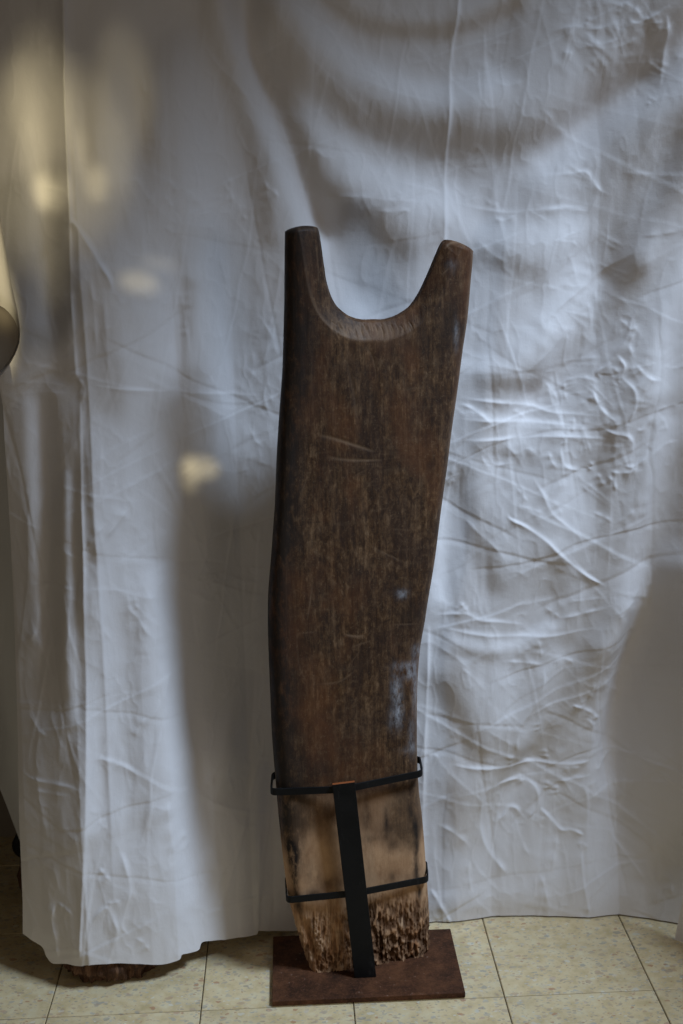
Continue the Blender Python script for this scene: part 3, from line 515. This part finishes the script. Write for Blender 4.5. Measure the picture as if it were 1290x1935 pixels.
for r in range(40):
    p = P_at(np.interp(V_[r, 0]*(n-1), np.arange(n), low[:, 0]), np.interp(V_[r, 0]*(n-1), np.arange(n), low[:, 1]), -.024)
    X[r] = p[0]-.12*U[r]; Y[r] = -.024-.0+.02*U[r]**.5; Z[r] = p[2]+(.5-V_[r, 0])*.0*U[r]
M_inside_shade = cloth_material('painted_inside_shade', (.30, .26, .215))  # shade inside the curled white cloth, painted as a dark brown-grey
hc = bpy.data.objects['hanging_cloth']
lo = mesh_obj('underside', np.stack([X, Y, Z], -1).reshape(-1, 3), gridfaces(40, 14), M_inside_shade, hc)

def side(U, V_):
    # comes forward at right; unseen upper part made tall to shade the backdrop
    Z = .002+V_*(2.35-.1*U); X = 1.292+.12*Z+.07*np.maximum(0, Z-.5)+.30*U+.012*np.sin(U*9+V_*2); Y = .165-.02*V_-.55*U+.02*np.sin(U*14)
    return X, Y, Z
sheet_patch('side_sheet', side, 80, 90, M_sheet, 'end of a white sheet coming forward at the right edge near the floor')

# ------------------------------------------------------------------ the forked board
def ymid(x, z): return .133+.2*(x-.6)+.012*np.sin((z-.2)*2.2)
Lo = [(584, 1826), (575, 1800), (566, 1775), (560, 1752), (552, 1722), (546, 1700), (538, 1650), (531, 1590), (525, 1530), (520, 1470), (516.5, 1430), (513, 1380), (510.5, 1320), (508.5, 1270), (506, 1200), (505.6, 1160), (506, 1130), (508, 1095), (512, 1050), (515.5, 1000), (519, 950), (521.5, 880), (526, 800), (531, 730), (533.5, 690), (535, 640), (536.5, 580), (537, 520), (537.5, 470), (538, 438)]
Ro = [(809, 1806), (811, 1780), (810.5, 1740), (809, 1700), (806, 1660), (802, 1600), (797, 1540), (792, 1500), (788.5, 1450), (787.5, 1400), (787.5, 1340), (789, 1280), (794, 1220), (802, 1175), (808, 1135), (814, 1100), (822, 1050), (832, 970), (841, 905), (846, 870), (852, 820), (863.5, 740), (874, 660), (883, 600), (889, 530), (892, 500), (893.5, 474)]
Cm = [(690, 1838), (675, 1740), (660, 1620), (650, 1480), (646, 1350), (648, 1250), (652, 1150), (664, 1050), (675, 950), (686, 850), (695, 740), (702, 603)]
Ui = [(702, 603), (683, 603.4), (668, 600), (653, 593), (637, 579), (628, 565), (622, 550), (616, 528), (612.5, 505), (609, 480), (606, 458), (603, 440), (600, 431)]
Ur = [(702, 603), (722, 603), (738, 599), (751, 593.5), (769, 581.5), (779, 570), (787, 558), (794, 545), (801, 530), (808, 514), (815, 498), (821, 483), (827.5, 468), (833, 458), (838, 454)]
def resamp(p, t):
    p = smooth_line(p, 5); d = np.concatenate([[0], np.cumsum(np.hypot(*np.diff(p, axis=0).T))]); d /= d[-1]
    return np.stack([np.interp(t, d, p[:, 0]), np.interp(t, d, p[:, 1])], -1)
NB, NU, NH = 560, 190, 110        # rows below the scoop, rows in the prongs, columns per half
vb = np.linspace(0, 1, NB)**1.55   # closer rows at the rotten foot
vb = .35*np.linspace(0, 1, NB)+.65*vb
def wid(pts, y_split):           # split an outer line at image height y_split
    p = smooth_line(pts, 5); i = np.argmax(p[:, 1] < y_split); return p[:i+1], p[i:]
def rs_(p, t):
    d = np.concatenate([[0], np.cumsum(np.hypot(*np.diff(p, axis=0).T))]); d /= d[-1]
    return np.stack([np.interp(t, d, p[:, 0]), np.interp(t, d, p[:, 1])], -1)
tu = .5-.5*np.cos(np.linspace(0, 1, NU)*math.pi*.5+math.pi*.5) ; tu = np.linspace(0, 1, NU)*.55+.45*np.sin(np.linspace(0, 1, NU)*math.pi/2)
half = []
ch = .5-.5*np.cos(np.linspace(0, 1, NH)*math.pi); ch = .55*ch+.45*np.linspace(0, 1, NH)
for outer, inner, ys in ((Lo, Ui, 735), (Ro, Ur, 760)):
    a1, a2 = wid(outer, ys)
    OL = np.vstack([rs_(a1, vb), rs_(a2, tu)[1:]]); IN = np.vstack([resamp(Cm, vb), resamp(inner, tu)[1:]])
    G = OL[:, None, :]*(1-ch[None, :, None])+IN[:, None, :]*ch[None, :, None]
    top = sst(.8, 1, np.linspace(0, 1, len(OL))-(0))[:, None]
    rowt = np.concatenate([np.zeros(NB), sst(.45, 1, tu[1:])])[:, None]
    G[:, :, 1] -= rowt*(7.5 if outer is Lo else 6.5)*(4*ch*(1-ch))[None, :]**.7
    if outer is Ro: G[:, :, 1] += rowt*6*sst(.45, .75, ch)[None, :]*0
    low_ = np.concatenate([1-sst(0, .05, vb), np.zeros(NU-1)])[:, None]
    G[:, :, 1] += low_*(5*np.sin(ch*3.1)+4*fbm(G[:, :, 0]/14, G[:, :, 0]*0+.5, 3, 4)*np.sin(ch*3.14)**.5)
    half.append(G)
G = np.concatenate([half[0], half[1][:, ::-1][:, 1:]], 1)        # left half then right half; centre columns double above the scoop
nr, nc0 = G.shape[:2]
# keep the two centre columns apart: rebuild with a doubled centre
G = np.concatenate([half[0], half[1][:, ::-1]], 1); nc = G.shape[1]; mc = NH
# ragged silhouette where rotten
rotrow = sst(1675, 1760, G[:, :, 1])
jit = 3.2*fbm(G[:, :1, 1]*0+1.5, G[:, :1, 1]/9, 7, 4)
edgew = np.concatenate([1-ch, np.zeros(NH)]); edgew2 = np.concatenate([np.zeros(NH), (1-ch)[::-1]])
G[:, :, 0] += rotrow*(jit*edgew[None]**4*1.4+1.2*3.2*fbm(G[:, :1, 1]*0+7.5, G[:, :1, 1]/8, 9, 4)*edgew2[None]**4)
BX, BY, BZ = on_surface(G[:, :, 0], G[:, :, 1], ymid)
# distances to the four kinds of rim, metres
def bl(a): return np.stack([BX[a], BZ[a]], -1)
outL = np.stack([BX[:, 0], BZ[:, 0]], 1)[::6]; outR = np.stack([BX[:, -1], BZ[:, -1]], 1)[::6]
inn = np.vstack([np.stack([BX[NB-1:, mc-1], BZ[NB-1:, mc-1]], 1)[::-1][::4], np.stack([BX[NB-1:, mc], BZ[NB-1:, mc]], 1)[::4]])
tipL = np.stack([BX[-1, :mc], BZ[-1, :mc]], 1)[::4]; tipR = np.stack([BX[-1, mc:], BZ[-1, mc:]], 1)[::4]
bot = np.stack([BX[0], BZ[0]], 1)[::5]
D = lambda L: np.abs(polydist(BX, BZ, L)[0])
dO = np.minimum(D(outL), D(outR)); dI = D(inn); dT = np.minimum(D(tipL), D(tipR)); dB = D(bot)
dO[:, 0] = dO[:, -1] = 0; dI[NB-1:, mc-1] = dI[NB-1:, mc] = 0; dT[-1] = 0; dB[0] = 0
rnd_ = lambda t: np.sqrt(np.clip(1-(1-np.clip(t, 0, 1))**2, 0, 1))
RO = .030+.012*fbm(BX*0, BZ*3, 2)
chf = np.clip(dI/.036, 0, 1); pI = np.clip(np.minimum(chf/.10, 1)*.30+.70*np.clip((chf-.02)/.98, 0, 1)**.85, 0, 1)
pI = np.where(chf < .02, pI*rnd_(chf/.02), pI)
pO = .86*rnd_(dO/RO)+.14*rnd_(dO/.12); pO = np.where(dO <= 0, 0, pO)
pT = rnd_(dT/.010); pB = rnd_(dB/.004)
prof = pO*pI*pT*pB
TH = .038-.006*sst(1.0, 1.5, BZ)
PX, PY = G[:, :, 0], G[:, :, 1]
# surface relief of the front
front = TH*prof
front += (.0022*fbm(BX*9, BZ*5, 61, 3)+.0008*fbm(BX*50, BZ*12, 62, 3))*sst(0, .5, prof)
nick_glint = np.zeros_like(BX)
def gouge(pts, dep, wd, col=.8):
    L = smooth_line(on2(pts)); s, t = polydist(BX, BZ, L); s = s/(wd*.001)
    en = np.where((t <= 0) | (t >= 1), 0, np.sin(np.clip(t, 0, 1)*math.pi))**.6
    k = np.exp(-s*s)*en; front[:] -= dep*.001*k; np.maximum(nick_glint, col*k, out=nick_glint)
def on2(pts):
    p = np.array(pts, float); x, y, z = on_surface(p[:, 0], p[:, 1], lambda x, z: ymid(x, z)-.03); return np.stack([x, z], 1)
for g_ in (([(600, 820), (640, 830), (680, 843), (708, 852)], 1.6, 2.2, .75), ([(615, 862), (660, 868), (722, 868)], 1.0, 1.6, .7), ([(560, 1195), (600, 1190)], .5, 1.2, .3),
           ([(647, 1195), (665, 1199), (688, 1200)], .8, 2, .6), ([(665, 1220), (700, 1208)], .4, 1.2, .4), ([(560, 1180), (565, 1250), (582, 1290)], .5, 1.2, .18), ([(590, 1100), (585, 1140), (580, 1170)], .5, 1.2, .4),
           ([(600, 990), (606, 1005)], .4, 1.2, .5), ([(700, 1030), (730, 1045), (765, 1062)], .6, 1.4, .35), ([(580, 900), (570, 930)], .3, 1, .4), ([(740, 1178), (790, 1177)], .6, 1.2, .4),
           ([(600, 1290), (640, 1285), (670, 1265)], .6, 1.6, .35), ([(690, 650), (705, 680), (712, 720)], .5, 1.6, .2), ([(655, 680), (668, 740), (676, 800)], .8, 3, .15), ([(595, 455), (600, 490), (603, 540)], .3, 1, .3),
           ([(840, 470), (860, 458), (882, 462)], 1.2, 2.2, .5), ([(835, 520), (850, 505)], .4, 1.5, .4)):
    gouge(*g_)
# short radial tool cuts on the worn rim of the scoop
rs = random.Random(5)
for k in range(46):
    t = rs.uniform(-1, 1); x0 = 700+t*75; yb = 606+abs(t)**2.5*-6; L_ = rs.uniform(14, 40)
    gouge([(x0, yb+rs.uniform(2, 12)), (x0+t*3+4, yb+L_*.6), (x0+6+t*-4, yb+L_)], rs.uniform(.5, 1.2), rs.uniform(.9, 1.6), rs.uniform(.2, .55))
for k in range(80):                        # fine scratches everywhere
    x0, y0 = rs.uniform(530, 850), rs.uniform(640, 1470); a_ = rs.gauss(math.pi/2, .35) if rs.random() < .7 else rs.gauss(0, .25); L_ = rs.uniform(10, 50)
    gouge([(x0, y0), (x0+L_*math.cos(a_)*.5, y0+L_*math.sin(a_)*.5), (x0+L_*math.cos(a_), y0+L_*math.sin(a_)+rs.uniform(-2, 2))], rs.uniform(.15, .5), rs.uniform(.6, 1.0), rs.uniform(.06, .25))
# rot: worm-eaten grooves and holes, deepest at right of the bar
right = sst(640, 700, PX); wob = 10*fbm(PX/20, PY*0+3.3, 71, 3)
rotm = np.clip(sst(1650, 1735, PY+wob*1.6+(right-1)*14), 0, 1)*(.6+.4*right)
gx = BX*1+.004*fbm(BX*40, BZ*30, 81, 3)
grv = fbm(gx*150, BZ*18+4, 91, 3)
deep = sst(1700, 1800, PY)
def pits(sx, sz, seed, thr):
    """elongated holes: cellular distance in a stretched lattice"""
    x = gx*sx; z = BZ*sz; ix, iz = np.floor(x), np.floor(z); best = np.full(x.shape, 9.)
    for a_ in (-1, 0, 1):
        for b_ in (-1, 0, 1):
            cx, cz = ix+a_, iz+b_; qx = cx+_h(cx, cz, seed); qz = cz+_h(cx, cz, seed+7); sz_ = .35+.9*_h(cx, cz, seed+13)
            best = np.minimum(best, np.hypot(x-qx, z-qz)/sz_)
    return 1-sst(thr*.55, thr, best)
p4 = pits(230, 30, 191, .5); p1 = pits(130, 22, 101, .60); p2 = pits(170, 85, 131, .62); p3 = pits(70, 34, 151, .42)
grn = sst(-.02, -.28, grv) if False else sst(.02, .26, -grv)
eat = rotm*(right*(.0050*grn*(1-.5*deep)+.0060*p1*(.6+.6*deep))+.0045*p2*deep*(.3+.7*right)+.008*p3*(.35+.65*deep)*right+(1-right)*(.0055*p1*sst(.25, .6, vn(BX*40, BZ*25, 5))+.003*grn+.005*p2*sst(.45, .7, vn(BX*35, BZ*30, 15))))
eat += rotm*.0042*p4*(.35+.65*right)
eat += rotm*deep*.006*(fbm(BX*60, BZ*60, 171, 4)+.3)*(.3+.7*right)
eat += .014*np.exp(-((PX-572-(PY-1720)*.30)/9)**2)*sst(1712, 1740, PY)*(1-sst(1770, 1830, PY))      # split at the left corner
eat += .006*sst(1745, 1835, PY)*(1-right)*(.6+.5*fbm(BX*35, BZ*35, 181, 3))
front = front-.72*np.clip(eat, -.004, .022)*sst(.0, .4, prof)
front = np.where(prof <= 0, 0, np.maximum(front, .001))
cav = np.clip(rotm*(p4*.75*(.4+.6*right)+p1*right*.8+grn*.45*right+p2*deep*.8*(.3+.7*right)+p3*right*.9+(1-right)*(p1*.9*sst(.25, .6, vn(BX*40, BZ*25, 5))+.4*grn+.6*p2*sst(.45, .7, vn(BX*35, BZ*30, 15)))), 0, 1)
# material masks
nb1 = fbm(BX*22, BZ*14, 201, 4)
tan = sst(1515, 1605, PY+55*nb1-(1-right)*8)*.95
tan = np.maximum(tan, .45*sst(1470, 1505, PY+22*nb1)*(.35+.65*sst(-.3, .4, fbm(BX*14, BZ*9, 211, 4))))
tan = np.maximum(tan, .8*sst(10, 0, 795-PX+((PY-1500)*.05)) if False else tan)
tan = np.maximum(tan, .13*np.exp(-((PY-628)/18)**2)*np.exp(-((PX-705)/70)**2))  # lit lip of the scoop also painted in as a paler patch
rot = sst(1655, 1725, PY+wob)*(.75+.25*right); rot = rot*(.6+.4*sst(-.2, .3, fbm(BX*25, BZ*12, 221, 3)))
lE = PX-np.interp(PY, [p[1] for p in Lo[::-1]], [p[0] for p in Lo[::-1]]); rE = np.interp(PY, [p[1] for p in Ro[::-1]], [p[0] for p in Ro[::-1]])-PX
dark = .95*(1-sst(20, 75, lE+14*nb1))*(1-sst(1540, 1640, PY))+.85*np.exp(-((lE-18)/9)**2)*sst(1560, 1600, PY)*(1-sst(1700, 1720, PY))  # left band: stain and the board's shaded side both put into the colour
dark += .9*np.exp(-((rE-20-8*nb1)/7)**2)*sst(1485, 1540, PY)*(1-sst(1670, 1700, PY))
for cx, cy, rx, ry, s_ in ((592, 1675, 14, 10, .9), (625, 1650, 22, 14, .45), (585, 1635, 20, 26, .4), (690, 1528, 8, 20, .6), (727, 1535, 5, 28, .8), (760, 1550, 40, 14, .35), (700, 1568, 22, 9, .5), (770, 1500, 22, 26, .35), (738, 1640, 5, 10, .5), (600, 1440, 30, 20, .5), (690, 1470, 60, 12, .5), (560, 1600, 12, 30, .5),
                          (846, 600, 16, 40, .45), (812, 870, 10, 14, .4), (700, 745, 12, 14, .35), (828, 1150, 30, 26, .3), (770, 1150, 26, 22, .5), (800, 640, 40, 30, .4)):
    dark += s_*np.exp(-((PX-cx)/rx)**2-((PY-cy)/ry)**2)
chalk = np.zeros_like(BX)
for cx, cy, rx, ry, s_ in ((757, 1112, 10, 8, .8), (765, 1247, 22, 8, .7), (785, 1222, 9, 12, .6), (745, 1290, 9, 28, .85), (752, 1330, 7, 26, .8), (782, 1300, 6, 40, .7), (770, 1262, 12, 10, .8), (742, 1345, 10, 20, .5), (775, 1380, 7, 30, .4), (850, 500, 10, 12, .25), (858, 630, 5, 26, .4), (775, 1405, 20, 8, .3)):
    chalk += s_*np.exp(-((PX-cx)/rx)**2-((PY-cy)/ry)**2)
rim = np.exp(-(rE/5)**2)*(.5+.5*sst(-.2, .3, fbm(BX*40, BZ*20, 231, 3)))*(1-sst(1500, 1600, PY)); nick_glint = np.maximum(nick_glint, .55*rim)  # light catching the right edge, painted as a paler strip
nick_glint = np.maximum(nick_glint, .28*np.exp(-((dI-.034)/.003)**2)*(PY < 660)*(PY > 430)*(PX < 700))  # highlight along the scoop's left front ridge, painted into the colour
at = dict(tan=np.clip(tan, 0, 1), rot=np.clip(rot, 0, 1), chalk=np.clip(chalk, 0, 1), dark=np.clip(dark, 0, 1), cavity=cav, nick_glint=np.clip(nick_glint, 0, 1))
back_ = TH*prof*.95
YF, YB = BY-front, BY+back_
N = nr*nc
VF = np.stack([BX, YF, BZ], -1).reshape(-1, 3); VB = np.stack([BX, YB, BZ], -1).reshape(-1, 3)
idx = np.arange(N).reshape(nr, nc)
q = []
for a_, b_ in ((0, mc), (mc, nc)):
    blk = idx[:, a_:b_]; q.append(np.stack([blk[:-1, :-1], blk[:-1, 1:], blk[1:, 1:], blk[1:, :-1]], -1).reshape(-1, 4))
q = np.vstack(q)
remap = np.arange(2*N)
r_ = idx[:NB, mc]; remap[r_] = idx[:NB, mc-1]; remap[r_+N] = idx[:NB, mc-1]+N          # weld the centre below the scoop
zero = (prof <= 1e-9).reshape(-1); zi = np.nonzero(zero)[0]; remap[zi+N] = remap[zi]
faces = remap[np.vstack([q, q[:, ::-1]+N])]
used, inv = np.unique(faces, return_inverse=True); faces = inv.reshape(faces.shape)
VV = np.vstack([VF, VB])[used]
att = {k: np.concatenate([v.reshape(-1), v.reshape(-1)])[used] for k, v in at.items()}
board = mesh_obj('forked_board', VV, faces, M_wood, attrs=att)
tag(board, 'tall dark wooden board with two prongs, worm-eaten foot, standing in an iron stand', 'wooden board')

# ------------------------------------------------------------------ iron stand
stand = tag(empty('display_stand', (.63, .11, 0)), 'iron stand of a rusty floor plate, black upright bar and two straps gripping the board', 'stand')
def part(name, V, Fc, mat, bev=0, **k):
    V = np.array(V)-np.array([.63, .11, 0]); o = mesh_obj(name, V, Fc, mat, stand, smooth=False)
    if bev: bevel(o, bev)
    return o
def box(x0, x1, y0, y1, z0, z1):
    return [(x0, y0, z0), (x1, y0, z0), (x1, y1, z0), (x0, y1, z0), (x0, y0, z1), (x1, y0, z1), (x1, y1, z1), (x0, y1, z1)], [(3, 2, 1, 0), (4, 5, 6, 7), (0, 1, 5, 4), (1, 2, 6, 5), (2, 3, 7, 6), (3, 0, 4, 7)]
part('base_plate', *box(.440, .822, 0, .228, .001, .0125), M_rust, .0015)
bb = [(.606, .0635, .0127), (.650, .0635, .0127), (.650, .0715, .0127), (.606, .0715, .0127), (.570, .0635, .438), (.614, .0635, .442), (.614, .0715, .442), (.570, .0715, .438)]
part('upright_bar', bb, box(0, 1, 0, 1, 0, 1)[1], M_bar, .001)
def strap(name, path, z, h, th, sag):
    # closed band of flat iron following the path with rounded corners
    p = np.array(path, float); out = []
    n = len(p)
    for i in range(n):
        a_, b_, c_ = p[i-1], p[i], p[(i+1) % n]; r = .010
        d1 = (a_-b_)/np.linalg.norm(a_-b_); d2 = (c_-b_)/np.linalg.norm(c_-b_)
        r1 = min(r, np.linalg.norm(a_-b_)*.3, np.linalg.norm(c_-b_)*.3)
        for t in np.linspace(0, 1, 6):
            out.append((1-t)**2*(b_+d1*r1)+2*t*(1-t)*b_+t*t*(b_+d2*r1))
    o_ = np.array(out); n = len(o_); tang = np.roll(o_, -1, 0)-np.roll(o_, 1, 0); tang /= np.linalg.norm(tang, axis=1)[:, None]
    nrm = np.stack([tang[:, 1], -tang[:, 0]], 1); V = []
    for k in range(n):
        zz_ = z+sag(o_[k, 0])
        for off, dz in ((0, -h/2), (th, -h/2), (th, h/2), (0, h/2)):
            q_ = o_[k]+nrm[k]*off; V.append((q_[0], q_[1], zz_+dz))
    Fc = [(4*k+j, 4*k+(j+1) % 4, 4*((k+1) % n)+(j+1) % 4, 4*((k+1) % n)+j) for k in range(n) for j in range(4)]
    return part(name, V, Fc, M_black, .0006)
def strap_at(nodes, h):
    p = [P_at(a_, b_, y_) for a_, b_, y_ in nodes]
    q = p+[p[0]*0+np.array([p[-1][0]*.45+p[0][0]*.55, (p[-1][1]+p[0][1])/2, (p[-1][2]+p[0][2])/2])]
    xs = [v[0] for v in p[:3]]; zs = [v[2] for v in p[:3]]
    strap('strap', [v[:2] for v in p], 0, h, .003, lambda x: float(np.interp(x, xs, zs)))
strap_at([(513, 1496, .080), (650, 1491, .0750), (796, 1461, .122), (792, 1440, .186), (516, 1466, .152)], .0145)
strap_at([(543, 1700, .0730), (672, 1687, .0735), (807, 1661, .124), (804, 1634, .186), (541, 1670, .152)], .0140)

# ------------------------------------------------------------------ splintered log under the sheet
def log(name, cx, cy, rx, ry, zt, seed, label, mat):
    nr_, nc_ = 70, 150; th = np.linspace(0, 2*math.pi, nc_, endpoint=False)[None, :]; t = np.linspace(0, 1, nr_)[:, None]**1.5
    rag = .014*np.clip(fbm(th*5, th*0+seed, seed, 3), -1, .6)+.008*np.abs(fbm(th*14, th*0, seed+3, 2))
    z = .003+rag*(1-t)**4*0+np.maximum(0, rag)*(1-t)**6+t*zt
    ridge = .009*fbm(th*14, t*2.5+z*0, seed+1, 4)+.012*fbm(th*4, t*1.5, seed+9, 3)-.020*(1-sst(0, .05, z))*(.4+.6*vn(th*9, z*60, seed))
    sk = 1-.25*sst(.03, .085, z); X = cx+(rx+ridge)*sk*np.cos(th); Y = cy+(ry+ridge)*sk*np.sin(th); Z = z+0*th
    V = np.stack([X, Y, Z], -1).reshape(-1, 3); i = np.arange(nr_-1)[:, None]*nc_; j = np.arange(nc_)[None, :]; j2 = (j+1) % nc_
    f = np.stack([i+j, i+j2, i+nc_+j2, i+nc_+j], -1).reshape(-1, 4)
    o = mesh_obj(name, V, [tuple(map(int, a_)) for a_ in f]+[tuple(range(nc_))[::-1], tuple((nr_-1)*nc_+k for k in range(nc_))], mat)
    return tag(o, label, 'log')
def split_wood():
    m = Mat('split_wood'); a_ = m.noise(m.mapping((80, 80, 9)), 1.0, 6, .7, .5)
    c = m.ramp(a_, [(.3, (.02, .009, .005)), (.5, (.09, .040, .020)), (.64, (.20, .105, .058)), (.8, (.34, .20, .12))])
    return m.done(c, .8, m.bump(a_, .9, .006), .3)
M_split = split_wood()
log('splintered_log', .106, .150, .098, .068, .085, 3, 'foot of a splintered brown log poking out under the sheet hem at lower left', M_split)
log('log_end', -.103, .46, .042, .042, .10, 8, 'brown rounded log end in shade just past the left edge of the sheet', M_split)

# black hard case with a wheel, mostly hidden behind the sheet at far left
case = tag(empty('black_case', (-.32, .645, 0)), "black case on round foot, nearly hidden in shade behind sheet's left edge", 'case')
V, Fc = box(-.33, .33, -.07, .07, .0, .50)
V = [(x, y, z) for x, y, z in V]
b_ = mesh_obj('shell', V, Fc, M_case, case, smooth=False); bevel(b_, .03, 4); b_.location = (-.10, .02, .16); b_.rotation_euler = (0, R(-12), 0)
n = 20; V = []
for yy in (-.02, .02):
    V += [(.034*math.cos(2*math.pi*k/n), yy, .034+.034*math.sin(2*math.pi*k/n)) for k in range(n)]
Fc = [tuple(range(n)), tuple(range(2*n-1, n-1, -1))]+[(k, k+n, (k+1) % n+n, (k+1) % n) for k in range(n)]
f_ = mesh_obj('foot', V, Fc, M_rubber, case, smooth=False); bevel(f_, .008, 3); f_.location = (.155, 0, .0)
